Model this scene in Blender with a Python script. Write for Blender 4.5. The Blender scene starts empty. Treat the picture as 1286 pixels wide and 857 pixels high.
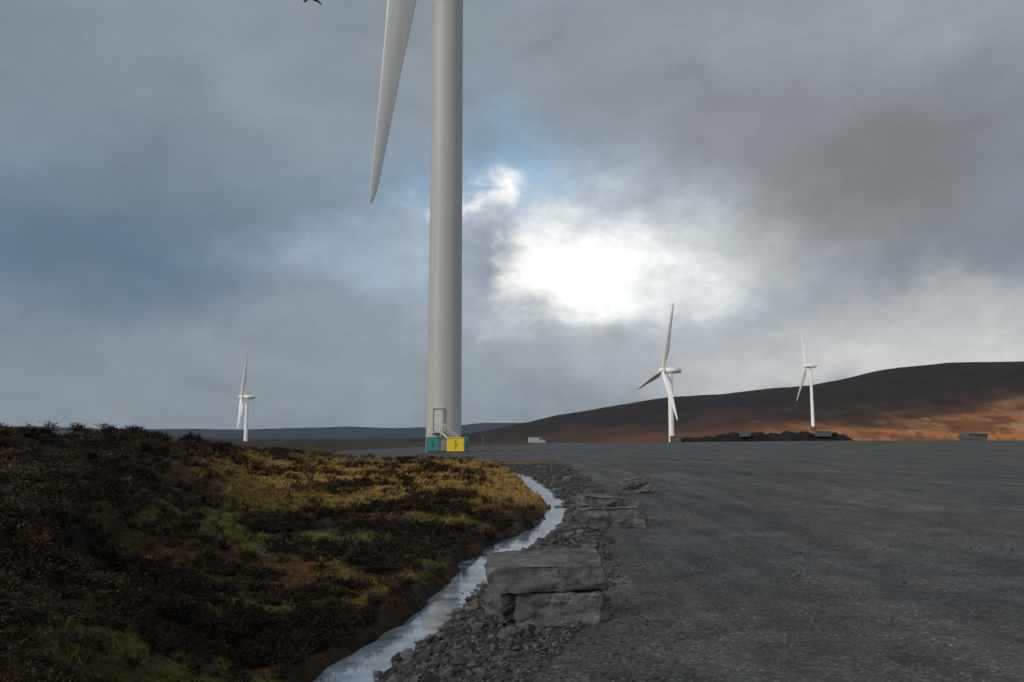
import bpy, bmesh, math, random
import numpy as np
from mathutils import Vector, Matrix, noise as mnoise
random.seed(7); rng=np.random.default_rng(7)
scene=bpy.context.scene
scene.view_settings.view_transform='Standard'
scene.view_settings.look='None'
scene.view_settings.exposure=0
PITCH=math.radians(6.8); CH=1.7; F=1000.0

# ---------------------------------------------------------------- helpers
def ray(px,py):
    u=(px-643)/F; v=(428.5-py)/F
    c,s=math.cos(PITCH),math.sin(PITCH)
    return Vector((u, c-v*s, s+v*c)).normalized()
def gp(px,py,z=0.0):
    r=ray(px,py); t=(z-CH)/r.z
    return (r.x*t,r.y*t)
def lin(c):
    return tuple(((v/255)/12.92 if v/255<=0.04045 else ((v/255+0.055)/1.055)**2.4) for v in c)
def sstep(a,b,x):
    t=np.clip((x-a)/(b-a),0,1); return t*t*(3-2*t)
def hsh(i,j,s):
    with np.errstate(over='ignore'):
        n=(i.astype(np.int64)*374761393+j.astype(np.int64)*668265263+s*982451653)
        n=(n^(n>>13))*1274126177; n=n^(n>>16)
    return (n&0xffffff)/float(0xffffff)
def vn(x,y,s=0):
    xi=np.floor(x);yi=np.floor(y);fx=x-xi;fy=y-yi
    fx=fx*fx*(3-2*fx);fy=fy*fy*(3-2*fy)
    a=hsh(xi,yi,s);b=hsh(xi+1,yi,s);c=hsh(xi,yi+1,s);d=hsh(xi+1,yi+1,s)
    return (a*(1-fx)+b*fx)*(1-fy)+(c*(1-fx)+d*fx)*fy
def fbm(x,y,o=4,s=0):
    r=0;a=.5;t=0
    for k in range(o):
        cx=x*math.cos(.7*k)-y*math.sin(.7*k);cy=x*math.sin(.7*k)+y*math.cos(.7*k)
        r=r+a*vn(cx*2**k+17*k,cy*2**k-9*k,s+k);t+=a;a*=.5
    return r/t

def mesh_np(name,verts,faces,col=None,smooth=False,mat=None):
    """faces: (n,k) int array"""
    me=bpy.data.meshes.new(name)
    verts=np.ascontiguousarray(verts,dtype=np.float32);faces=np.ascontiguousarray(faces,dtype=np.int32)
    n,k=faces.shape
    me.vertices.add(len(verts));me.vertices.foreach_set('co',verts.ravel())
    me.loops.add(n*k);me.loops.foreach_set('vertex_index',faces.ravel())
    me.polygons.add(n);me.polygons.foreach_set('loop_start',np.arange(0,n*k,k,dtype=np.int32))
    me.polygons.foreach_set('loop_total',np.full(n,k,dtype=np.int32))
    me.polygons.foreach_set('use_smooth',np.full(n,smooth))
    if col is not None:
        at=me.color_attributes.new('Col','FLOAT_COLOR','POINT')
        c=np.ones((len(verts),4),dtype=np.float32);c[:,:3]=col
        at.data.foreach_set('color',c.ravel())
    me.update(calc_edges=True);me.validate()
    ob=bpy.data.objects.new(name,me);scene.collection.objects.link(ob)
    if mat:me.materials.append(mat)
    return ob
def bm_obj(name,bm,mat,parent=None,smooth=False):
    me=bpy.data.meshes.new(name);bm.to_mesh(me);bm.free()
    for p in me.polygons:p.use_smooth=smooth
    ob=bpy.data.objects.new(name,me);scene.collection.objects.link(ob)
    me.materials.append(mat)
    if parent:ob.parent=parent
    return ob
def empty(name,loc=(0,0,0),rz=0):
    e=bpy.data.objects.new(name,None);scene.collection.objects.link(e);e.location=loc;e.rotation_euler=(0,0,rz);e.empty_display_size=.5
    return e

# ---------------------------------------------------------------- materials
def newmat(name):
    m=bpy.data.materials.new(name);m.use_nodes=True;nt=m.node_tree
    return m,nt,nt.nodes['Principled BSDF']
def noise_node(nt,scale,detail=6,rough=.6,coord='Object',stretch=None):
    tc=nt.nodes.new('ShaderNodeTexCoord');n=nt.nodes.new('ShaderNodeTexNoise')
    n.inputs['Scale'].default_value=scale;n.inputs['Detail'].default_value=detail;n.inputs['Roughness'].default_value=rough
    if stretch:
        mp=nt.nodes.new('ShaderNodeMapping');mp.inputs['Scale'].default_value=stretch
        nt.links.new(tc.outputs[coord],mp.inputs[0]);nt.links.new(mp.outputs[0],n.inputs['Vector'])
    else: nt.links.new(tc.outputs[coord],n.inputs['Vector'])
    return n
def ramp(nt,inp,stops):
    r=nt.nodes.new('ShaderNodeValToRGB');nt.links.new(inp,r.inputs[0])
    e=r.color_ramp.elements
    while len(e)<len(stops):e.new(.5)
    for i,(p,c) in enumerate(stops):
        e[i].position=p;e[i].color=(*c,1) if len(c)==3 else c
    return r
def mul(nt,a,b,fac=1,mode='MULTIPLY'):
    m=nt.nodes.new('ShaderNodeMix');m.data_type='RGBA';m.blend_type=mode
    m.inputs[0].default_value=fac
    nt.links.new(a,m.inputs[6]);nt.links.new(b,m.inputs[7]);return m.outputs[2]
def bump(nt,h,strength,dist,bs,normal=None):
    b=nt.nodes.new('ShaderNodeBump');b.inputs['Strength'].default_value=strength;b.inputs['Distance'].default_value=dist
    nt.links.new(h,b.inputs['Height'])
    if normal:nt.links.new(normal,b.inputs['Normal'])
    if bs:nt.links.new(b.outputs[0],bs.inputs['Normal'])
    return b.outputs[0]
def g(v):return (v,v,v)

def mat_attr(name,lo=.5,hi=1.5,scale=9,rough=.95,bs_=.6,bd=.04,trans=False):
    m,nt,b=newmat(name)
    a=nt.nodes.new('ShaderNodeAttribute');a.attribute_name='Col'
    n=noise_node(nt,scale,8,.7)
    r=ramp(nt,n.outputs[0],[(.3,g(lo)),(.7,g(hi))])
    nt.links.new(mul(nt,a.outputs[0],r.outputs[0]),b.inputs['Base Color'])
    b.inputs['Roughness'].default_value=rough;b.inputs['Specular IOR Level'].default_value=.15
    if bs_:bump(nt,n.outputs[0],bs_,bd,b)
    return m
M_ground=mat_attr('moorland_ground',.35,1.6,7,bs_=.9,bd=.08)
M_veg=mat_attr('heather_leaves',.6,1.5,3,bs_=0)
M_peb=mat_attr('gravel_stone',.7,1.3,40,rough=.75,bs_=.3,bd=.01)

def paint(name,c,rough=.45,var=.08,streak=True):
    m,nt,b=newmat(name)
    n=noise_node(nt,.6,6,.6,stretch=(3,3,.15) if streak else None)
    r=ramp(nt,n.outputs[0],[(.3,tuple(x*(1-var) for x in c)),(.7,tuple(min(1,x*(1+var)) for x in c))])
    nt.links.new(r.outputs[0],b.inputs['Base Color']);b.inputs['Roughness'].default_value=rough
    return m
M_tower=paint('tower_paint_shaded',(.42,.43,.415),.55,.07)  # main tower and blade greys have cloud shade put into the colour
M_blade=paint('blade_paint_shaded',(.54,.56,.57),.4,.04)
M_white_sunlit=paint('white_paint_sunlit',(.88,.88,.87),.4,.02)  # whiter copy for distant turbines, sunshine put into the colour
M_teal=paint('teal_paint',(.03,.22,.2),.5,.15)
M_yellow=paint('yellow_paint',(.75,.55,.02),.5,.1)
M_steel=paint('galvanised_steel',(.45,.46,.46),.5,.1)
M_dark=paint('dark_metal',(.04,.045,.05),.5,.1)
M_glass=paint('window_glass',(.03,.04,.05),.1,.1)
M_rubber=paint('tyre_rubber',(.02,.02,.02),.8,.1)
M_bird=paint('bird_feathers',(.02,.02,.022),.8,.1,False)
M_wood=paint('weathered_wood',(.12,.1,.08),.9,.2)

# rock
def rockmat(name,c0,c1):
    m,nt,b=newmat(name)
    n=noise_node(nt,3.5,10,.65);r=ramp(nt,n.outputs[0],[(.3,c0),(.5,tuple((p+q)/2 for p,q in zip(c0,c1))),(.72,c1)])
    n2=noise_node(nt,1.9,8,.7,stretch=(1,1,4.5));r2=ramp(nt,n2.outputs[0],[(.36,g(.5)),(.5,g(1)),(.7,g(1.3))])
    n3=noise_node(nt,70,4,.7);r3=ramp(nt,n3.outputs[0],[(.3,g(.6)),(.7,g(1.4))])
    n4=noise_node(nt,9,7,.75);r4=ramp(nt,n4.outputs[0],[(.35,g(.6)),(.52,(1,1,1)),(.64,(1.0,1.02,.9)),(.72,(1.8,1.8,1.75))])
    c=mul(nt,mul(nt,mul(nt,r.outputs[0],r2.outputs[0]),r3.outputs[0]),r4.outputs[0])
    nt.links.new(c,b.inputs['Base Color']);b.inputs['Roughness'].default_value=.8;b.inputs['Specular IOR Level'].default_value=.35
    nn=bump(nt,n2.outputs[0],.6,.05,None);nn=bump(nt,n.outputs[0],.7,.06,None,nn);nn=bump(nt,n4.outputs[0],.5,.025,None,nn);bump(nt,n3.outputs[0],.4,.008,b,nn)
    return m
M_rock=rockmat('slate_rock',(.052,.055,.059),(.172,.175,.178))
M_conc=rockmat('concrete',(.08,.08,.08),(.15,.15,.15))

# road
def roadmat():
    m,nt,b=newmat('gravel_road_surface')
    big=noise_node(nt,.16,7,.68);rb=ramp(nt,big.outputs[0],[(.33,(.048,.052,.057)),(.48,(.073,.075,.077)),(.56,(.085,.083,.079)),(.68,(.12,.112,.10))])
    trk=noise_node(nt,1.0,7,.65,stretch=(.9,.07,1));rt=ramp(nt,trk.outputs[0],[(.36,g(.66)),(.5,g(1.0)),(.64,g(1.34))])
    pat=noise_node(nt,1.3,8,.72);rp=ramp(nt,pat.outputs[0],[(.38,g(.72)),(.5,g(1)),(.64,g(1.25))])
    med=noise_node(nt,9,8,.75);rm=ramp(nt,med.outputs[0],[(.3,g(.62)),(.7,g(1.38))])
    tc=nt.nodes.new('ShaderNodeTexCoord')
    v=nt.nodes.new('ShaderNodeTexVoronoi');v.inputs['Scale'].default_value=45;nt.links.new(tc.outputs['Object'],v.inputs['Vector'])
    bw=nt.nodes.new('ShaderNodeSeparateColor');nt.links.new(v.outputs['Color'],bw.inputs[0])
    rv=ramp(nt,bw.outputs[0],[(0,g(.55)),(.75,g(1.05)),(.93,g(1.35)),(1,g(2.6))])
    fine=noise_node(nt,130,3,.7);rf=ramp(nt,fine.outputs[0],[(.3,g(.7)),(.7,g(1.3))])
    at=nt.nodes.new('ShaderNodeAttribute');at.attribute_name='Col'
    c=mul(nt,mul(nt,rb.outputs[0],rt.outputs[0]),at.outputs[0])
    for x in (rp,rm,rv,rf):c=mul(nt,c,x.outputs[0])
    nt.links.new(c,b.inputs['Base Color']);b.inputs['Roughness'].default_value=.8;b.inputs['Specular IOR Level'].default_value=.25
    nn=bump(nt,v.outputs['Distance'],.5,.006,None);nn=bump(nt,med.outputs[0],.6,.03,None,nn);nn=bump(nt,pat.outputs[0],.6,.07,None,nn);bump(nt,trk.outputs[0],.5,.07,b,nn)
    return m
M_road=roadmat()
def watermat():
    m,nt,b=newmat('stream_water')
    n=noise_node(nt,2.5,6,.65);r=ramp(nt,n.outputs[0],[(.38,(.05,.07,.09)),(.62,(.28,.34,.40))])
    nt.links.new(r.outputs[0],b.inputs['Base Color']);b.inputs['Roughness'].default_value=.05;b.inputs['IOR'].default_value=1.6
    b.inputs['Specular IOR Level'].default_value=1.0
    n2=noise_node(nt,9,4,.5);bump(nt,n2.outputs[0],.08,.02,b)
    return m
M_water=watermat()

# ---------------------------------------------------------------- world layout
def tab(pts,z):
    P=sorted([ (gp(a,b,z)[1],gp(a,b,z)[0]) for a,b in pts]);return [p[0] for p in P],[p[1] for p in P]
WZ=-0.30
sy,sx=tab([(438,852),(470,825),(512,795),(556,762),(584,735),(600,708),(655,681),(690,660),(702,644),(697,632),(676,615),(658,600)],WZ)
sy=[-30,0,3]+sy+[48,60];sx=[-6,-2.6,-2.0]+sx+[-.6,-3]
wy=[-30,5,6.6,7.6,8.6,9.5,11,13.2,15.2,18.7,23,30,38,48,50];ww=[.5,.14,.12,.10,.11,.08,.13,.15,.33,.22,.2,.38,.3,.15,.1]
def XS(y):return np.interp(y,sy,sx)+.05*np.sin(y*2.3)+.14*(vn(y*1.7,y*0+8.3,15)-.5)+.04*(vn(y*5,y*0+2,16)-.5)
def HW(y):return np.interp(y,wy,ww)*(.7+.6*vn(y*1.6,y*0+5.3,17))
ey,ex=tab([(600,857),(690,785),(745,722),(738,682),(748,640),(742,610),(702,580)],0)
ey=[-40,0,3.5]+ey+[56,61,75,95,130,150,215];ex=[-3,-1.6,-.9]+ex+[2.0,-10,-17,-20,-14,3,6]
def XE(y):return np.interp(y,ey,ex)+.22*(vn(y*1.3,y*0+3.3,5)-.5)+.15*(vn(y*4,y*0+1,6)-.5)
def PR(x,y):return .55*sstep(90,200,y)*sstep(15,90,x)
fy=[-30,0,5,8,15,30,45,60];fx=[-4,-2.9,-2.3,-2.7,-4.4,-8.2,-11,-13]
def XF(y):return np.interp(y,fy,fx)
RX=[-9000,-3000,-1400,-200,-60,80,262,360,500,584,668,752,900,1400,3000,9000]
RH=[60,30,-5,-12,6,38,64,73,87,102,121,128,127,118,90,60]
GX=[-9000,-3000,-1900,-1300,-900,-600,-330,-140,300,3000,9000]
GH=[60,60,34,30,48,36,46,66,70,70,60]
def moundmask(x,y):return sstep(0,1,(XF(y)-x+1.6*(fbm(x/3,y/3,3,333)-.5))/(1.5+.12*np.maximum(y,0)))
def hag(x,y):return fbm(x/1.9,y/2.3,4,81)
def base_h(x,y):
    r=np.hypot(x,y)
    dep=1-sstep(42,50,y)
    xs=XS(y);hw=HW(y);xe=XE(y)
    s=xs-x
    # moor
    lump=fbm(x/2.6,y/2.6,3,11)-.5
    bil=1-np.abs(2*fbm(x/.9,y/.9,3,21)-1)
    tus=fbm(x/.22,y/.22,3,31)-.5
    H=np.interp(y,[-20,0,5,10,20,30,40,52,70],[.3,.35,.46,.70,1.05,1.32,1.15,.5,.05])
    m=moundmask(x,y)
    near=1-sstep(55,90,r)
    low=-.2*(1-sstep(.3,3.2,s))*dep
    hg=sstep(.46,.56,hag(x,y))
    moor=.0+low+.15*lump+.17*(bil-.7)*near+.07*tus*near+.09*hg*near
    moor=moor+m*(H*(.74+1.0*lump)+.40*(bil-.65)+.14*tus+.30*hg)
    moor=moor+.42*np.exp(-((x+12.3)**2/6+(y-27)**2/10))+.2*np.exp(-((x+19)**2/12+(y-31)**2/12))
    moor=moor+(1-near)*(fbm(x/14,y/14,3,3)-.6)*.7
    bank=sstep(hw*.7,hw+.30,s+.06*tus)
    L=-.42*dep+(moor+.42*dep)*bank
    L=np.where(y>48,moor,L)
    # right verge
    wv=np.maximum(xe-xs-hw,.3)
    t=np.clip((-s-hw*.8)/wv,0,1)
    V=-.42+.36*np.power(t,.55)+.11*(fbm(x/.35,y/.35,3,41)-.5)
    V=np.where(y>48,-.06+.1*(fbm(x/2,y/2,3,42)-.5),V*dep+(-.06)*(1-dep))
    z=np.where(s>0,L,V)
    k=sstep(0,.35,x-xe)
    z=z*(1-k)+(-.07)*k
    k2=sstep(-1.5,1.5,x-xe)*sstep(52,60,y)
    z=z*(1-k2)+(-.07)*k2+PR(x,y)
    # valley + hills
    f=sstep(214,430,y)
    z=z*(1-f)+(-29+8*(fbm(x/120,y/120,4,51)-.5))*f
    t=sstep(550,1400,y)
    rh=np.interp(x,RX,RH);det=(18*(fbm(x/260,y/260,5,61)-.5)+9*(fbm(x/70,y/50,5,66)-.5))*sstep(500,800,y)
    z=z+(rh+29)*t+det*(1-.6*sstep(1200,1400,y))
    t2=sstep(1400,2600,y);z=z+( -5-rh)*t2*.9
    gh=np.interp(x,GX,GH)
    t3=sstep(2600,4000,y);z=z*(1-t3)+(gh+22*(fbm(x/420,y/420,4,71)-.5))*t3
    t4=sstep(4300,8500,y);z=z*(1-t4)+5*t4
    return z
def lerp(a,b,t):return a*(1-t[:,None])+np.asarray(b)[None,:]*t[:,None]
def ground_col(x,y,z):  # moor and hill colours also carry painted sunlit patches and cloud shade
    n=len(x);r=np.hypot(x,y)
    n1=fbm(x/1.9,y/1.9,4,101);n2=fbm(x/.5,y/.5,3,111);n3=fbm(x/4.5,y/4.5,3,121)
    s=XS(y)-x
    c=np.tile(np.array([.036,.027,.017]),(n,1))
    c=lerp(c,(.018,.013,.009),sstep(.45,.6,n2))
    m=moundmask(x,y)
    dt=(1-sstep(1.6,3.6,s))*(s>0)                      # mossy belt along the ditch
    c=lerp(c,(.14,.112,.024),sstep(.44,.58,n1+.05*dt)*(1-.93*m))
    c=lerp(c,(.10,.046,.018),sstep(.50,.62,fbm(x/1.5,y/1.5,3,131))*.8*(1-.8*m))
    c=lerp(c,(.013,.010,.009),m*.65)
    hg=hag(x,y);c=lerp(c,(.007,.006,.005),np.exp(-((hg-.50)/.035)**2)*(.3+.6*m)*(y<70))
    c=lerp(c,(.055,.042,.02),sstep(.58,.68,hg)*m*sstep(.4,.6,n2)*(y<70))
    st=sstep(18,25,y)*(1-sstep(47,60,y))*(1-m)*sstep(.3,.5,n3+.15*sstep(28,34,y))
    c=lerp(c,(.30,.185,.05),st*.9*sstep(.32,.52,n2+.1))
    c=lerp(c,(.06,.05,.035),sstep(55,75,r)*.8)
    c=lerp(c,(.022,.018,.012),(1-sstep(.2,.5,s))*(y<46)*.85)
    # verge gravel
    vg=sstep(.0,.2,x-XS(y)-HW(y)*.8)*(y<52)
    c=lerp(c,(.05,.049,.048),vg)
    wet=np.exp(-(s/(HW(y)+.16))**4)*(y<46);c=lerp(c,(.022,.02,.018),wet*.9)
    rd=sstep(-.3,.2,x-XE(y));c=lerp(c,(.075,.075,.075),rd*(y<215))
    # valley and hills
    v=sstep(214,260,y);c=lerp(c,(.06,.04,.028),v)
    az=x/np.maximum(y,1)
    hn=fbm(x/130,y/60,5,141);hn2=fbm(x/26,y/26,5,151);hn3=fbm(x/9,y/9,4,155)
    h=sstep(450,600,y);c=lerp(c,(.066,.043,.035),h)
    c=lerp(c,(.036,.028,.027),h*sstep(.48,.62,fbm(x/70,y/45,4,157)))
    c=lerp(c,(.17,.075,.038),h*(1-sstep(830,960,y+200*(hn-.5)))*sstep(.05,.16,az)*.8)
    sunlit_org=(1-sstep(880,1010,y+200*(hn-.5)))*sstep(.24,.42,az+.10*(hn-.5)+.06*(hn2-.5))*h  # sunlit lower slope: sunshine painted in as brighter orange bracken colour
    sunlit_oc=lerp(np.tile(np.array([.42,.175,.072]),(n,1)),(.25,.10,.043),sstep(.45,.60,hn2))
    sunlit_oc=lerp(sunlit_oc,(.45,.26,.14),sstep(.54,.68,fbm(x/40,y/18,5,161)))
    sunlit_oc=lerp(sunlit_oc,(.10,.045,.026),sstep(.57,.68,hn3)*.65)
    c=c*(1-sunlit_org[:,None])+sunlit_oc*sunlit_org[:,None]
    c=lerp(c,(.028,.026,.029),sstep(990,1130,y+140*(hn2-.5))*(y<2200)*(1-.35*sstep(.5,.65,hn3)))
    c=lerp(c,(.06,.078,.105),sstep(1500,3000,y))  # blue-grey haze of distance put into the far hills' colour
    return np.clip(c,0,1)

# ---------------------------------------------------------------- terrain (one sheet to the horizon)
nr=1000
rad=np.concatenate([[0.0],np.geomspace(.6,9500,nr)])
af=np.linspace(-50,50,480);ab=np.linspace(50,310,82)[1:-1]
ang=np.radians(np.concatenate([af,ab]));na=len(ang)
R,A=np.meshgrid(rad,ang,indexing='ij')
X=(R*np.sin(A)).ravel();Y=(R*np.cos(A)).ravel()
Z=base_h(X,Y)
i=np.arange(len(rad)-1)[:,None];j=np.arange(na)[None,:];j2=(j+1)%na
faces=np.stack([i*na+j,i*na+j2,(i+1)*na+j2,(i+1)*na+j],-1).reshape(-1,4)[:, ::-1]
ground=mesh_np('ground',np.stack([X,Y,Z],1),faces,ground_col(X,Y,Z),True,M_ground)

# road sheet
ys=np.concatenate([np.linspace(-12,4,30)[:-1],np.geomspace(4,214,420)])
tt=np.concatenate([np.linspace(0,.02,10)[:-1],.02+.98*np.linspace(0,1,240)**1.6])
YY,TT=np.meshgrid(ys,tt,indexing='ij')
xe=XE(YY);XX=xe+TT*(170-xe)
edge=XX-xe
rut=np.zeros_like(XX);worn=np.zeros_like(XX)
for xr,wd in((2.4,.24),(4.2,.24),(7.4,.28),(9.3,.28)):
    xc=xr+YY*.10+.5*np.sin(YY*.09+xr)
    q=np.exp(-((XX-xc)/wd)**2);worn+=q
    rut-=.03*q-.0*q+.0;rut+=.014*np.exp(-((XX-xc-.45)/.2)**2)+.014*np.exp(-((XX-xc+.45)/.2)**2)
brk=.4+.9*fbm(XX/1.2,YY/5,3,210)
ZZ=-.012+PR(XX,YY)+rut+.06*(fbm(XX/2.4,YY/3.5,3,201)-.5)+.03*(fbm(XX/.5,YY/.6,3,202)-.5)-.11*(1-sstep(0,.3,edge+.25*(fbm(XX/.3,YY/.3,2,203)-.5)))
ZZ-=.12*sstep(205,214,YY)
rc=(1-.20*np.clip(worn,0,1)*brk+.10*(fbm(XX/3,YY/9,4,211)-.5)).ravel()
nt_=len(tt);i=np.arange(len(ys)-1)[:,None];j=np.arange(nt_-1)[None,:]
fc=np.stack([i*nt_+j,i*nt_+j+1,(i+1)*nt_+j+1,(i+1)*nt_+j],-1).reshape(-1,4)
road=mesh_np('gravel_road',np.stack([XX.ravel(),YY.ravel(),ZZ.ravel()],1),fc,np.stack([rc]*3,1),True,M_road)

# stream
ys=np.linspace(-12,47,700);k=np.linspace(-1,1,9)
YY,KK=np.meshgrid(ys,k,indexing='ij');XX=XS(YY)+KK*(HW(YY)+.35);ZZ=np.full_like(XX,WZ)
i=np.arange(len(ys)-1)[:,None];j=np.arange(8)[None,:]
fc=np.stack([i*9+j,i*9+j+1,(i+1)*9+j+1,(i+1)*9+j],-1).reshape(-1,4)
mesh_np('stream',np.stack([XX.ravel(),YY.ravel(),ZZ.ravel()],1),fc,None,True,M_water)

# ---------------------------------------------------------------- scattering
def scatter(name,temps,pos,scl,col,mat,tilt=.25,colv=.25):
    V=[];Fc=[];C=[];off=0
    which=rng.integers(0,len(temps),len(pos))
    for t,(tv,tf,tc) in enumerate(temps):
        idx=np.where(which==t)[0];n=len(idx)
        if n==0:continue
        a=rng.uniform(0,2*np.pi,n);ca,sa=np.cos(a),np.sin(a)
        v=tv[None]*scl[idx][:,None,:]
        x=v[...,0]*ca[:,None]-v[...,1]*sa[:,None];y=v[...,0]*sa[:,None]+v[...,1]*ca[:,None];z=v[...,2]
        tx=rng.normal(0,tilt,n)[:,None];ty=rng.normal(0,tilt,n)[:,None]
        x2=x+z*tx;y2=y+z*ty;z2=z-x*tx-y*ty
        P=np.stack([x2,y2,z2],-1)+pos[idx][:,None,:]
        V.append(P.reshape(-1,3))
        o=off+np.arange(n)[:,None,None]*len(tv);Fc.append((tf[None]+o).reshape(-1,3))
        cc=col[idx][:,None,:]*tc[None,:,None]*rng.uniform(1-colv,1+colv,(n,1,1))
        C.append(cc.reshape(-1,3));off+=n*len(tv)
    return mesh_np(name,np.concatenate(V),np.concatenate(Fc),np.concatenate(C),False,mat)
def t_heather(seed):
    r=np.random.default_rng(seed);V=[];Fc=[];C=[]
    for s in range(30):
        az=r.uniform(0,6.283);el=r.uniform(.25,1.5);d=np.array([math.cos(az)*math.cos(el),math.sin(az)*math.cos(el),math.sin(el)])
        L=r.uniform(.6,1.0);b=np.array([r.normal(0,.12),r.normal(0,.12),-.1]);tip=b+d*L
        side=np.cross(d,[.3,.2,1]);side/=np.linalg.norm(side)+1e-6
        o=len(V);V+=[b-side*.02,b+side*.02,tip];Fc.append([o,o+1,o+2]);C+=[.6,.6,.9]
        for q in range(4):
            p=b+d*L*r.uniform(.45,1.0);u=r.normal(0,1,3);u/=np.linalg.norm(u);w=r.normal(0,1,3);w/=np.linalg.norm(w)
            z=r.uniform(.04,.09);sh=r.uniform(.5,1.5)
            o=len(V);V+=[p-u*z,p+u*z,p+w*z*1.6+d*z];Fc.append([o,o+1,o+2]);C+=[sh]*3
    return np.array(V),np.array(Fc),np.array(C)
def t_grass(seed):
    r=np.random.default_rng(seed);V=[];Fc=[];C=[]
    for s in range(18):
        az=r.uniform(0,6.283);ln=r.uniform(.1,.8);d=np.array([math.cos(az),math.sin(az),0]);side=np.array([-d[1],d[0],0])*.028
        b=np.array([r.normal(0,.15),r.normal(0,.15),-.1]);h=r.uniform(.5,1)
        m=b+d*ln*.35+np.array([0,0,h*.65]);t=b+d*ln+np.array([0,0,h*(1-.35*ln)])
        o=len(V);V+=[b-side,b+side,m+side*.7,m-side*.7,t];Fc+=[[o,o+1,o+2],[o,o+2,o+3],[o+3,o+2,o+4]];sh=r.uniform(.7,1.3);C+=[sh*.5,sh*.5,sh,sh,sh*1.2]
    return np.array(V),np.array(Fc),np.array(C)
def t_peb(seed):
    bm=bmesh.new();bmesh.ops.create_icosphere(bm,subdivisions=1,radius=1)
    r=np.random.default_rng(seed);bm.verts.ensure_lookup_table()
    v=np.array([p.co[:] for p in bm.verts])*r.uniform(.65,1.25,(len(bm.verts),1));v=np.round(v*2.2+r.normal(0,.25,v.shape))/2.2*.6+v*.4
    f=np.array([[q.index for q in p.verts] for p in bm.faces]);bm.free()
    return v,f,np.ones(len(v))
def polar(n,r0,r1,a0=-50,a1=50):
    r=np.exp(rng.uniform(math.log(r0),math.log(r1),n));a=np.radians(rng.uniform(a0,a1,n))
    return r*np.sin(a),r*np.cos(a)
# heather
x,y=polar(32000,2.6,75,-50,6)
m=moundmask(x,y);n1=fbm(x/1.9,y/1.9,4,101);hg=hag(x,y)
keep=(x<XS(y)-HW(y)-.25)&(rng.uniform(0,1,len(x))<np.clip(.22+.75*m*sstep(.42,.55,hg)+.18*m-(n1-.46)*4*(1-m),0.03,1))&(x<XE(y)-1)
x,y,hg,m=x[keep],y[keep],hg[keep],m[keep];z=base_h(x,y);r=np.hypot(x,y)
sc=(.07+.0072*np.minimum(r,45))*rng.uniform(.6,1.4,len(x));S=np.stack([sc*1.3,sc*1.3,sc*rng.uniform(.5,1.0,len(x))],1)
pal=np.array([[.034,.024,.017],[.022,.017,.011],[.045,.028,.022],[.036,.031,.014],[.055,.031,.014],[.02,.015,.011]])
C=pal[rng.integers(0,6,len(x))]*(.65+.9*sstep(.5,.66,hg))[:,None]
scatter('heather',[t_heather(i) for i in range(6)],np.stack([x,y,z],1),S,C,M_veg,.2,.3)
# moor grass
x,y=polar(36000,2.8,110,-50,6)
m=moundmask(x,y);n1=fbm(x/1.9,y/1.9,4,101);st=sstep(18,25,y)*(1-sstep(47,60,y))*(1-m)
dt=1-sstep(1.6,3.6,XS(y)-x)
keep=(x<XS(y)-HW(y)-.1)&(x<XE(y)-.5)&(rng.uniform(0,1,len(x))<np.clip((.15+(n1-.45+.05*dt)*5)*(1-.94*m)+.75*st,.012,1))
x,y=x[keep],y[keep];st=st[keep];z=base_h(x,y);r=np.hypot(x,y)
sc=(.035+.0042*np.minimum(r,50))*rng.uniform(.5,1.6,len(x));S=np.stack([sc,sc,sc],1)
pal=np.array([[.14,.115,.026],[.20,.14,.04],[.10,.095,.022],[.12,.055,.018],[.07,.07,.018]])
C=pal[rng.integers(0,5,len(x))];C=C*(1-st[:,None])+np.array([.33,.205,.06])*st[:,None]
scatter('moor_grass',[t_grass(i) for i in range(6)],np.stack([x,y,z],1),S,C,M_veg,.2,.3)
# gravel on verge + strays on road
def pebs(name,n,lo,hi,fun,r1=50):
    yy=np.exp(rng.uniform(math.log(3.2),math.log(r1),n));x=fun(yy,n);z=base_h(x,yy)
    z=np.maximum(z,np.where(x>XE(yy)+.2,-.012,-9))
    sc=np.exp(rng.uniform(math.log(lo),math.log(hi),n))*(1+.02*yy)
    S=np.stack([sc*rng.uniform(.7,1.4,n),sc*rng.uniform(.7,1.4,n),sc*rng.uniform(.35,.8,n)],1)
    b=rng.uniform(.03,.11,n);C=np.stack([b,b*rng.uniform(.95,1.02,n),b*rng.uniform(.88,1.06,n)],1)
    return np.stack([x,yy,z+S[:,2]*.25],1),S,C
A1=pebs('',15000,.006,.030,lambda y,n:XS(y)+HW(y)*.9+(XE(y)-XS(y)-HW(y)+.35)*rng.uniform(0,1,n))
A2=pebs('',900,.028,.07,lambda y,n:XS(y)+HW(y)+(XE(y)-XS(y)-HW(y))*rng.uniform(0,1,n)**.8)
A3=pebs('',8000,.004,.014,lambda y,n:XE(y)+np.abs(rng.normal(0,.9+.16*y,n)))
A4=pebs('',450,.02,.055,lambda y,n:XS(y)+np.sign(rng.uniform(-.5,1,n))*HW(y)*rng.uniform(1.0,1.5,n),40)
P,S,C=[np.concatenate(q) for q in zip(A1,A2,A3,A4)]
scatter('gravel',[t_peb(i) for i in range(8)],P,S,C,M_peb,.3,.2)

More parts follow.
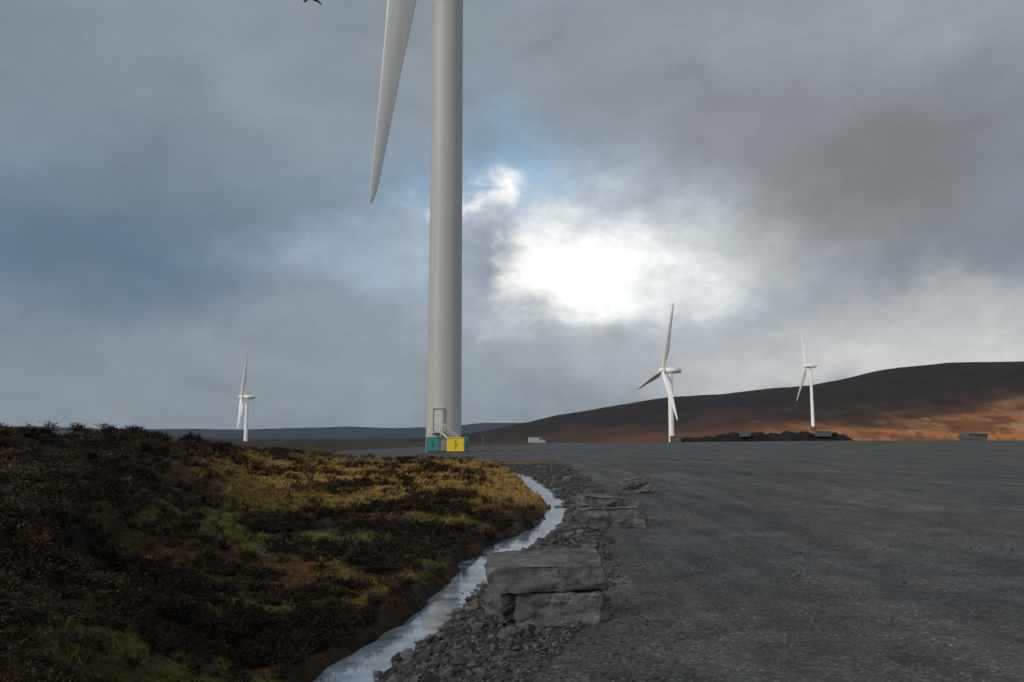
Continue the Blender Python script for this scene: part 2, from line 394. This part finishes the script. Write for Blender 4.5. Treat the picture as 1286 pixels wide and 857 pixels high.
# ---------------------------------------------------------------- boulders
def rock_bm(dx,dy,dz,seed,cuts=9,loc=(0,0,0),rz=0,disp=.03,tight=.8,lean=(0,0)):
    r=random.Random(seed);bm=bmesh.new();bmesh.ops.create_cube(bm,size=1)
    for v in bm.verts:v.co=Vector((v.co.x*dx*r.uniform(.92,1.05),v.co.y*dy*r.uniform(.9,1.05),v.co.z*dz*r.uniform(.9,1.06)))
    for c in range(cuts):
        n=Vector((r.uniform(-1,1),r.uniform(-1,1),r.uniform(-.6,.8)));n.normalize()
        sup=max(v.co.dot(n) for v in bm.verts)
        q=bmesh.ops.bisect_plane(bm,geom=bm.verts[:]+bm.edges[:]+bm.faces[:],plane_co=n*sup*r.uniform(tight,.97),plane_no=n,clear_outer=True)
        bmesh.ops.holes_fill(bm,edges=[e for e in bm.edges if e.is_boundary])
    bmesh.ops.triangulate(bm,faces=bm.faces[:])
    for k in range(6):
        L=max(dx,dy)*.035
        es=[e for e in bm.edges if e.calc_length()>L]
        if not es:break
        bmesh.ops.subdivide_edges(bm,edges=es,cuts=1);bmesh.ops.triangulate(bm,faces=bm.faces[:])
    bm.normal_update();sd=Vector((seed*3.1,seed*1.7,0));s=1/max(dx,.3)
    off=[]
    for v in bm.verts:
        a=mnoise.fractal(v.co*2.6*s+sd,.9,2.1,6)
        w=mnoise.noise(v.co*2*s+sd*2)*.12*dx
        lay=mnoise.noise(Vector((v.co.x*1.1*s,v.co.y*1.1*s,(v.co.z+w)*7*s))+sd)
        lay=max(-1,min(1,lay*3))
        cel=mnoise.voronoi(v.co*3.5*s+sd)[0];chip=(cel[1]-cel[0])
        side=max(0,1-abs(v.normal.z)*1.2)
        off.append(v.normal*(a*disp*1.1+side*lay*disp*.75-max(0,.18-chip)*disp*2.2))
    for v,o_ in zip(bm.verts,off):v.co+=o_
    M=Matrix.Translation(loc)@Matrix.Rotation(rz,4,'Z')@Matrix.Rotation(lean[0],4,'X')@Matrix.Rotation(lean[1],4,'Y')
    bm.transform(M);return bm
def join_bms(bms):
    o=bmesh.new()
    for b in bms:
        me=bpy.data.meshes.new('t');b.to_mesh(me);b.free();o.from_mesh(me);bpy.data.meshes.remove(me)
    return o
b=join_bms([rock_bm(1.18,.72,.25,3,7,(-.01,-.03,.43),.05,.024,.88,(.05,-.02)),
            rock_bm(.84,.58,.31,5,7,(.14,-.05,.12),-.06,.03,.86),
            rock_bm(.5,.5,.3,8,9,(-.30,.12,.13),.4,.03,.75)])
o=bm_obj('boulder',b,M_rock);x0,y0=gp(688,778);o.location=(x0,y0+.3,-.03)
b=join_bms([rock_bm(1.36,.85,.36,11,8,(0,0,.18),-.12,.045,.80,(.06,-.05)),rock_bm(.85,.6,.22,14,7,(-.2,.08,.43),.3,.035,.8,(.05,.1))])
o=bm_obj('boulder',b,M_rock);x0,y0=gp(771,661);o.location=(x0,y0+.35,.0)
b=join_bms([rock_bm(.95,.6,.44,19,9,(0,0,.22),.2,.045,.8,(0,-.12))])
o=bm_obj('boulder',b,M_rock);x0,y0=gp(798,619);o.location=(x0,y0+.3,-.02)
b=join_bms([rock_bm(6.4,3.5,2.1,23,10,(0,0,.8),.1,.25,.78)])
o=bm_obj('boulder',b,M_conc);o.location=(.571*205,203,.5)
bs=[]
for i_,(px,py,s) in enumerate([(655,760,.13),(640,800,.1),(712,700,.13),(690,690,.1),(705,628,.2),(722,650,.2),(735,640,.15),(716,605,.25),(700,612,.2),(742,690,.12),(768,655,.16)]):
    x0,y0=gp(px,py,-.1);zz=float(base_h(np.array([x0]),np.array([y0]))[0])
    bs.append(rock_bm(s*2,s*1.5,s*1.1,40+i_,8,(x0,y0,zz+s*.25),i_,.02,.75))
bm_obj('loose_stones',join_bms(bs),M_rock)

# peat bank on the far edge of the pad
def bank(name,xa,xb,yc,hf,col,seed):
    nx,ny=220,20;u=np.linspace(0,1,nx);v=np.linspace(-1,1,ny);U,Vv=np.meshgrid(u,v,indexing='ij')
    xx=xa+(xb-xa)*U;yy=yc+Vv*3.2
    h=hf(xx)*np.sqrt(np.clip(1-np.abs(Vv)**2.2,0,1))*(.65+.9*(fbm(xx/1.7,yy/1.7,4,seed)-.25))*np.minimum(1,np.minimum(U,1-U)*25)
    i=np.arange(nx-1)[:,None];j=np.arange(ny-1)[None,:]
    fc=np.stack([i*ny+j,(i+1)*ny+j,(i+1)*ny+j+1,i*ny+j+1],-1).reshape(-1,4)
    c=np.tile(np.array(col),(nx*ny,1))*(.4+1.3*fbm(xx/1.5,yy/1.5,3,seed+5).ravel()[:,None])
    return mesh_np(name,np.stack([xx.ravel(),yy.ravel(),(h-.1+PR(xx,yy)).ravel()],1),fc,c,True,M_ground)
bank('peat_bank',41,86,204,lambda x:np.interp(x,[41,50,56,70,78,86],[1.1,1.4,2.3,2.5,2.0,2.3]),(.02,.018,.017),301)
for px,w,h,zb in [(1032,3.8,1.4,1.6),(848,2.6,1.5,.2),(935,2.4,1.2,1.5)]:
    b=join_bms([rock_bm(w,1.6,h,int(px),5,(0,0,h/2),.05,.08,.88)])
    o=bm_obj('concrete_block',b,M_conc);o.location=((px-643)/F*200,201,zb)

# ---------------------------------------------------------------- wind turbines
HUB=67
def lathe(prof,seg=64,caps=True):
    bm=bmesh.new();rings=[]
    for r,z in prof:
        rings.append([bm.verts.new((r*math.cos(2*math.pi*k/seg),r*math.sin(2*math.pi*k/seg),z)) for k in range(seg)])
    for a,b in zip(rings[:-1],rings[1:]):
        for k in range(seg):bm.faces.new((a[k],a[(k+1)%seg],b[(k+1)%seg],b[k]))
    if caps:
        bm.faces.new(rings[0][::-1]);bm.faces.new(rings[-1])
    return bm
def box(bm,cx,cy,cz,sx,sy,sz,bev=0,rot=None):
    q=bmesh.ops.create_cube(bm,size=1);vs=q['verts']
    M=Matrix.Translation((cx,cy,cz))@(rot or Matrix.Identity(4))@Matrix.Diagonal((sx,sy,sz,1))
    for v in vs:v.co=M@v.co
    if bev:
        es=list({e for v in vs for e in v.link_edges});bmesh.ops.bevel(bm,geom=es,offset=bev,segments=3,affect='EDGES')
def blade_bm(th,scale=1.0):
    R_=[0,1.5,3,6,10,14,18,22,26,30,34,37,39,39.8,40.1]
    Cc=[1.7,1.7,1.9,3.0,3.6,3.4,2.9,2.4,2.0,1.65,1.3,1.02,.72,.42,.1]
    Tt=[1.7,1.7,1.6,1.1,.8,.65,.52,.42,.34,.28,.22,.17,.12,.08,.03]
    bm=bmesh.new();rings=[]
    n=24
    for r,c,t in zip(R_,Cc,Tt):
        ring=[];blend=min(1,max(0,(r-1.5)/6));tw=math.radians(12)*(1-r/40)
        for k in range(n):
            a=2*math.pi*k/n;cx=math.cos(a)
            circ=(c*.5*math.cos(a),t*.5*math.sin(a))
            xx=(.5*cx)*c+.17*c*blend; yy=.5*t*math.sin(a)*(1-.65*blend*max(0,cx))
            px=circ[0]*(1-blend)+xx*blend;py=circ[1]*(1-blend)+yy*blend
            X_=px*math.cos(tw)-py*math.sin(tw);Y_=px*math.sin(tw)+py*math.cos(tw)
            ring.append(Vector((X_-.5*(r/40)**2,Y_,r*scale+1.0)))
        rings.append(ring)
    vr=[]
    Mx=Matrix.Rotation(th,4,'X')
    for ring in rings:vr.append([bm.verts.new(Mx@p) for p in ring])
    for a,b in zip(vr[:-1],vr[1:]):
        for k in range(n):bm.faces.new((a[k],a[(k+1)%n],b[(k+1)%n],b[k]))
    bm.faces.new(vr[0][::-1]);bm.faces.new(vr[-1]);return bm
def turbine(loc,yaw,theta,mt,mb,main=False,bs=1.0,tilt=5):
    TILT=math.radians(tilt)
    e=empty('wind_turbine',loc,yaw)
    r0,r1=(1.95,1.70) if main else (1.9,1.3)
    bm=lathe([(r0+(r1-r0)*z/65.5,z) for z in np.linspace(-3,65.5,40)],96,False)
    bm_obj('tower',bm,mt,e,True)
    for k in range(1,5):
        z=13*k;rr=r0+(r1-r0)*z/65.5
        bm_obj('flange_%d'%k,lathe([(rr-.02,z-.05),(rr+.012,z-.05),(rr+.012,z+.05),(rr-.02,z+.05)],96,False),mt,e)
    bm_obj('plinth',lathe([(r0+.8,-3),(r0+.8,.05),(r0+.75,.1)],48),M_conc,e)
    bm=bmesh.new();box(bm,1.6,0,HUB,10.2,3.5,3.7,.7)
    for v in bm.verts:
        if v.co.x>4:v.co.z=HUB+(v.co.z-HUB)*.82+.15
    box(bm,5.2,0,HUB+2.1,1.2,1.6,.9,.15)
    bm_obj('nacelle',bm,mb,e,True)
    TM=Matrix.Translation((-3.3,0,HUB))@Matrix.Rotation(TILT,4,'Y')
    sp=lathe([(1.55,0),(1.75,.6),(1.75,1.8),(1.5,2.7),(1.0,3.5),(.4,3.95),(.05,4.05)],40)
    sp.transform(TM@Matrix.Rotation(-math.pi/2,4,'Y'))
    bm_obj('spinner',sp,mb,e,True)
    for k in range(3):
        b=blade_bm(math.radians(theta+120*k),bs)
        b.transform(TM@Matrix.Translation((-1.5,0,0)))
        bm_obj('blade_%d'%(k+1),b,mb,e,True)
    return e
d0=89.0
YAW=math.radians(21.8)
tx=(558-643)/F*d0*1.0
main=turbine((tx,d0,0),YAW,184.6,M_tower,M_blade,True,.95,4.1)
turbine((.199*470,470,-27.0),math.radians(11),17,M_white_sunlit,M_white_sunlit,bs=1.0)
turbine((.376*890,890,12),math.radians(0),-27,M_white_sunlit,M_white_sunlit,bs=1.12)
turbine((-.332*690,690,-32),math.radians(20),12,M_white_sunlit,M_white_sunlit)

# main turbine door, platform and stairs (built in turbine's un-yawed frame)
I=Matrix.Rotation(-YAW,4,'Z')
def madd(name,bm,mat):
    bm.transform(I);return bm_obj(name,bm,mat,main)
fr=Matrix.Rotation(math.radians(-14),4,'Z')
def D(bm):
    bm.transform(fr);return bm
bm=bmesh.new();box(bm,0,-1.92,3.4,1.0,.12,2.3,.04);madd('door',D(bm),M_steel)
bm=bmesh.new()
for cx in(-.58,.58):box(bm,cx,-1.98,3.4,.10,.2,2.5)
box(bm,0,-1.98,4.72,1.3,.3,.12);box(bm,0,-1.985,3.9,.5,.02,.35)
madd('door_frame',D(bm),M_tower)
bm=bmesh.new()
box(bm,0,-2.75,2.1,1.7,1.5,.1)
for cx in(-.8,.8):
    for cy in(-3.45,-2.1):
        box(bm,cx,cy,1.0,.08,.08,2.1);box(bm,cx,cy,2.7,.05,.05,1.1)
    for z in(2.65,3.2):box(bm,cx,-2.75,z,.05,1.4,.05)
for z in(2.65,3.2):box(bm,0,-3.45,z,1.6,.05,.05)
for k in range(10):box(bm,1.0+k*.24,-3.0,2.0-k*.2,.28,.9,.04)
for cy in(-3.47,-2.53):
    box(bm,2.1,cy,1.05,3.1,.05,.2,0,Matrix.Rotation(math.radians(39.8),4,'Y'))
    box(bm,2.1,cy,2.05,3.1,.05,.05,0,Matrix.Rotation(math.radians(39.8),4,'Y'))
    for k in(0,4,9):box(bm,1.0+k*.24,cy,2.4-k*.2,.04,.04,.95)
madd('access_stairs',D(bm),M_steel)

def cabinet(name,px,w,dp,h,mat,yo):
    e=empty(name,((px-643)/F*yo,yo,0))
    bm=bmesh.new();box(bm,0,0,h/2+.08,w,dp,h,.04);bm_obj('body',bm,mat,e)
    bm=bmesh.new();box(bm,0,0,h+.14,w+.12,dp+.12,.1,.03);bm_obj('lid',bm,mat,e)
    bm=bmesh.new();box(bm,-w*.3,0,.03,.15,dp,.12);box(bm,w*.3,0,.03,.15,dp,.12)
    box(bm,0,-dp/2-.02,h*.55,.03,.03,h*.8);box(bm,.12,-dp/2-.04,h*.55,.05,.05,.25);bm_obj('trim',bm,M_dark,e)
    return e
cabinet('electrical_cabinet',544.5,1.35,1.0,1.4,M_teal,85)
cabinet('yellow_storage_bin',573,1.8,1.3,1.35,M_yellow,85)
cabinet('electrical_cabinet',586,.5,.6,1.5,M_teal,88)

# parked van far away on the pad edge
def van(loc,rz):
    e=empty('parked_van',loc,rz)
    prof=[(-2.4,.35),(2.3,.35),(2.4,.6),(2.35,1.0),(1.7,1.25),(1.15,1.95),(-2.3,2.0),(-2.42,1.9)]
    bm=bmesh.new();a=[bm.verts.new((x,-.95,z)) for x,z in prof];b=[bm.verts.new((x,.95,z)) for x,z in prof]
    bm.faces.new(a);bm.faces.new(b[::-1])
    for k in range(len(prof)):bm.faces.new((a[k],b[k],b[(k+1)%8],a[(k+1)%8]))
    bmesh.ops.recalc_face_normals(bm,faces=bm.faces[:])
    bmesh.ops.bevel(bm,geom=bm.edges[:],offset=.08,segments=2,affect='EDGES');bm_obj('body',bm,M_tower,e)
    bm=bmesh.new();box(bm,.9,-.96,1.5,.8,.02,.5);box(bm,.9,.96,1.5,.8,.02,.5);box(bm,1.47,0,1.6,.03,1.6,.55,0,Matrix.Rotation(math.radians(-38),4,'Y'));bm_obj('windows',bm,M_glass,e)
    for n_,(x,y) in enumerate([(-1.5,-.85),(1.5,-.85),(-1.5,.85),(1.5,.85)]):
        bm=bmesh.new();bmesh.ops.create_cone(bm,cap_ends=True,segments=20,radius1=.34,radius2=.34,depth=.24)
        bm.transform(Matrix.Translation((x,y,.34))@Matrix.Rotation(math.pi/2,4,'X'));bm_obj('wheel_%d'%(n_+1),bm,M_rubber,e)
vx=(674-643)/F*234
van((vx,234,float(base_h(np.array([vx]),np.array([234.0]))[0])-.02),math.radians(8))
for px,yy,h in [(775,190,2.0),(607,150,1.8),(1183,190,1.2)]:
    bm=lathe([(.12,-.2),(.12,h-.1),(.08,h),(.02,h+.03)],10);box(bm,0,-.13,h-.3,.3,.03,.3)
    o=bm_obj('marker_post',bm,M_wood);o.location=((px-643)/F*yy,yy,float(PR(np.array([(px-643)/F*yy]),np.array([yy*1.0]))[0]))

# bird gliding at top of the picture
def bird():
    e=empty('bird');r=ray(385,-1);p=Vector((0,0,CH))+r*32;e.location=p;e.rotation_euler=(0,.1,math.radians(-60))
    bm=lathe([(.004,-.2),(.03,-.15),(.055,-.02),(.05,.08),(.03,.14),(.036,.18),(.02,.22),(.003,.26)],12)
    bm.transform(Matrix.Rotation(math.radians(90),4,'Y'));bm_obj('body',bm,M_bird,e,True)
    for s,nm in((1,'wing_1'),(-1,'wing_2')):
        bm=bmesh.new();L=[(.06,.02,0,-.08,0),(.09,.2,.07,-.05,.06),(.05,.42,.04,-.04,.03),(-.06,.58,-.0,-.08,-.01)]
        f=[];bk=[]
        for xf,yy,zz,xb,zb in L:f.append(bm.verts.new((xf,s*yy,zz)));bk.append(bm.verts.new((xb-.02,s*yy,zb)))
        for k in range(3):bm.faces.new((f[k],f[k+1],bk[k+1],bk[k]))
        ob=bm_obj(nm,bm,M_bird,e);md=ob.modifiers.new('s','SOLIDIFY');md.thickness=.01
    bm=bmesh.new();v=[bm.verts.new(q) for q in((-.15,.02,0),(-.15,-.02,0),(-.3,-.07,0),(-.3,.07,0))];bm.faces.new(v);bm_obj('tail',bm,M_bird,e)
bird()

# ---------------------------------------------------------------- light
SEL=math.radians(22);saz=math.radians(232)
sd=Vector((math.sin(saz)*math.cos(SEL),math.cos(saz)*math.cos(SEL),math.sin(SEL)))
L=bpy.data.lights.new('sun','SUN');L.energy=1.5;L.angle=math.radians(10);L.color=(1,.93,.80)
lo=bpy.data.objects.new('sun',L);scene.collection.objects.link(lo);lo.rotation_euler=(-sd).to_track_quat('-Z','Y').to_euler()

# ---------------------------------------------------------------- sky
w=bpy.data.worlds.new('World');scene.world=w;w.use_nodes=True;nt=w.node_tree
for n in list(nt.nodes):nt.nodes.remove(n)
N=nt.nodes.new;LK=nt.links.new
def M(op,a,b=None,c=None,clamp=False):
    n=N('ShaderNodeMath');n.operation=op;n.use_clamp=clamp
    for k,v in enumerate((a,b,c)):
        if v is None:continue
        if isinstance(v,(int,float)):n.inputs[k].default_value=v
        else:LK(v,n.inputs[k])
    return n.outputs[0]
tc=N('ShaderNodeTexCoord');sep=N('ShaderNodeSeparateXYZ');LK(tc.outputs['Generated'],sep.inputs[0])
az=M('ARCTAN2',sep.outputs[0],sep.outputs[1]);el=M('ARCSINE',M('MINIMUM',M('MAXIMUM',sep.outputs[2],-1),1))
def skn(scale,det,rough,st,off=0,dist=0):
    mp=N('ShaderNodeMapping');mp.inputs['Scale'].default_value=st;mp.inputs['Location'].default_value=(off,off*.7,off*.3);LK(tc.outputs['Generated'],mp.inputs[0])
    n=N('ShaderNodeTexNoise');n.inputs['Scale'].default_value=scale;n.inputs['Detail'].default_value=det;n.inputs['Roughness'].default_value=rough;n.inputs['Distortion'].default_value=dist
    LK(mp.outputs[0],n.inputs['Vector']);return n
wn=skn(7,7,.6,(1,1,1.5),3.1);ws=N('ShaderNodeSeparateColor');LK(wn.outputs['Color'],ws.inputs[0])
AMP=.26
azw=M('ADD',az,M('MULTIPLY',M('SUBTRACT',ws.outputs[0],.5),AMP));elw=M('ADD',el,M('MULTIPLY',M('SUBTRACT',ws.outputs[1],.5),AMP*.65))
cn=skn(4.5,7,.55,(1,1,2.0),7.7,.3);cn2=skn(12,8,.62,(1,1,1.6),1.3,.4)
def mixc(a,b,f):
    m=N('ShaderNodeMix');m.data_type='RGBA'
    if isinstance(f,(int,float)):m.inputs[0].default_value=f
    else:LK(f,m.inputs[0])
    for s_,v in((6,a),(7,b)):
        if isinstance(v,tuple):m.inputs[s_].default_value=(*v,1)
        else:LK(v,m.inputs[s_])
    return m.outputs[2]
sky=N('ShaderNodeTexSky');sky.sky_type='NISHITA';sky.sun_disc=False;sky.sun_elevation=SEL;sky.sun_rotation=saz;sky.air_density=1;sky.dust_density=1.5
sks=N('ShaderNodeVectorMath');sks.operation='SCALE';LK(sky.outputs[0],sks.inputs[0]);sks.inputs[3].default_value=.1
col=lin((130,142,152))
def layer(cur,px,py,sxp,syp,c,s,nz=.5,boost=1.0,soft=1.0):
    r=ray(px,py);ca=math.atan2(r.x,r.y);ce=math.asin(r.z)
    a=M('POWER',M('ABSOLUTE',M('DIVIDE',M('SUBTRACT',azw,ca),sxp/F)),2.0)
    b=M('POWER',M('ABSOLUTE',M('DIVIDE',M('SUBTRACT',elw,ce),syp/F)),2.0)
    e=M('EXPONENT',M('MULTIPLY',M('ADD',a,b),-1.0))
    f=M('MULTIPLY',e,M('ADD',1-nz*.5,M('MULTIPLY',cn2.outputs[0],nz)))
    f=M('MULTIPLY',f,s,clamp=True)
    return mixc(cur,c if not isinstance(c,tuple) else tuple(v*boost for v in lin(c)),f)
c=col
LAY=[(150,40,420,110,(133,144,152),.85),
(130,300,380,110,(98,117,138),.95),
(60,180,200,60,(118,132,146),.5),
(1000,50,450,100,(147,154,159),.9),
(1090,230,200,90,(116,118,121),.98),
(880,165,180,60,(131,134,138),.6),
(760,110,160,60,(141,148,154),.5),
(280,480,420,50,(134,144,152),.8),
(470,430,140,60,(142,151,158),.6),
(430,330,100,45,(156,174,190),.75),
(700,470,200,50,(134,144,152),.8),
(625,235,110,75,(126,170,206),.9),
(920,330,130,75,(170,173,174),.75),
(745,330,190,100,(184,194,201),.9),
(1150,455,300,40,(198,199,198),.95),
(1180,395,130,35,(192,193,192),.6),
]
for l in LAY:c=layer(c,*l)
c=layer(c,738,338,118,54,(242,245,247),1.15,1.0,1.0)
c=layer(c,715,345,90,42,(255,255,250),1.5,1.1,1.05)
c=layer(c,594,250,26,32,(255,255,255),1.2,.8,1.0)
c=layer(c,592,325,34,62,(112,130,146),.7,.3)
# cloud texture contrast
cr=M('ADD',.82,M('MULTIPLY',cn.outputs[0],.5));cr2=M('ADD',.84,M('MULTIPLY',cn2.outputs[0],.32))
mulv=N('ShaderNodeVectorMath');mulv.operation='SCALE';LK(c,mulv.inputs[0]);LK(M('MULTIPLY',cr,cr2),mulv.inputs[3])
c=mulv.outputs[0]
# broken cloud overhead and behind the viewer, brightened out of view to light the ground
up=M('MULTIPLY',M('SUBTRACT',el,.62),2.2,clamp=True)
bk=M('MULTIPLY',M('SUBTRACT',M('ABSOLUTE',az),1.0),1.5,clamp=True)
hi=M('MAXIMUM',up,bk)
c2=mixc((.56,.59,.62),sks.outputs[0],M('MULTIPLY',M('SUBTRACT',cn.outputs[0],.42),2.5,clamp=True))
c=mixc(c,c2,hi)
bg=N('ShaderNodeBackground');LK(c,bg.inputs[0]);bg.inputs[1].default_value=1
out=N('ShaderNodeOutputWorld');LK(bg.outputs[0],out.inputs[0])

# ---------------------------------------------------------------- camera
cd=bpy.data.cameras.new('camera');cam=bpy.data.objects.new('camera',cd);scene.collection.objects.link(cam)
cd.sensor_width=36;cd.lens=36*F/1286;cd.clip_end=20000;cd.clip_start=.05
cam.location=(0,0,CH);cam.rotation_euler=(math.pi/2+PITCH,0,0)
scene.camera=cam
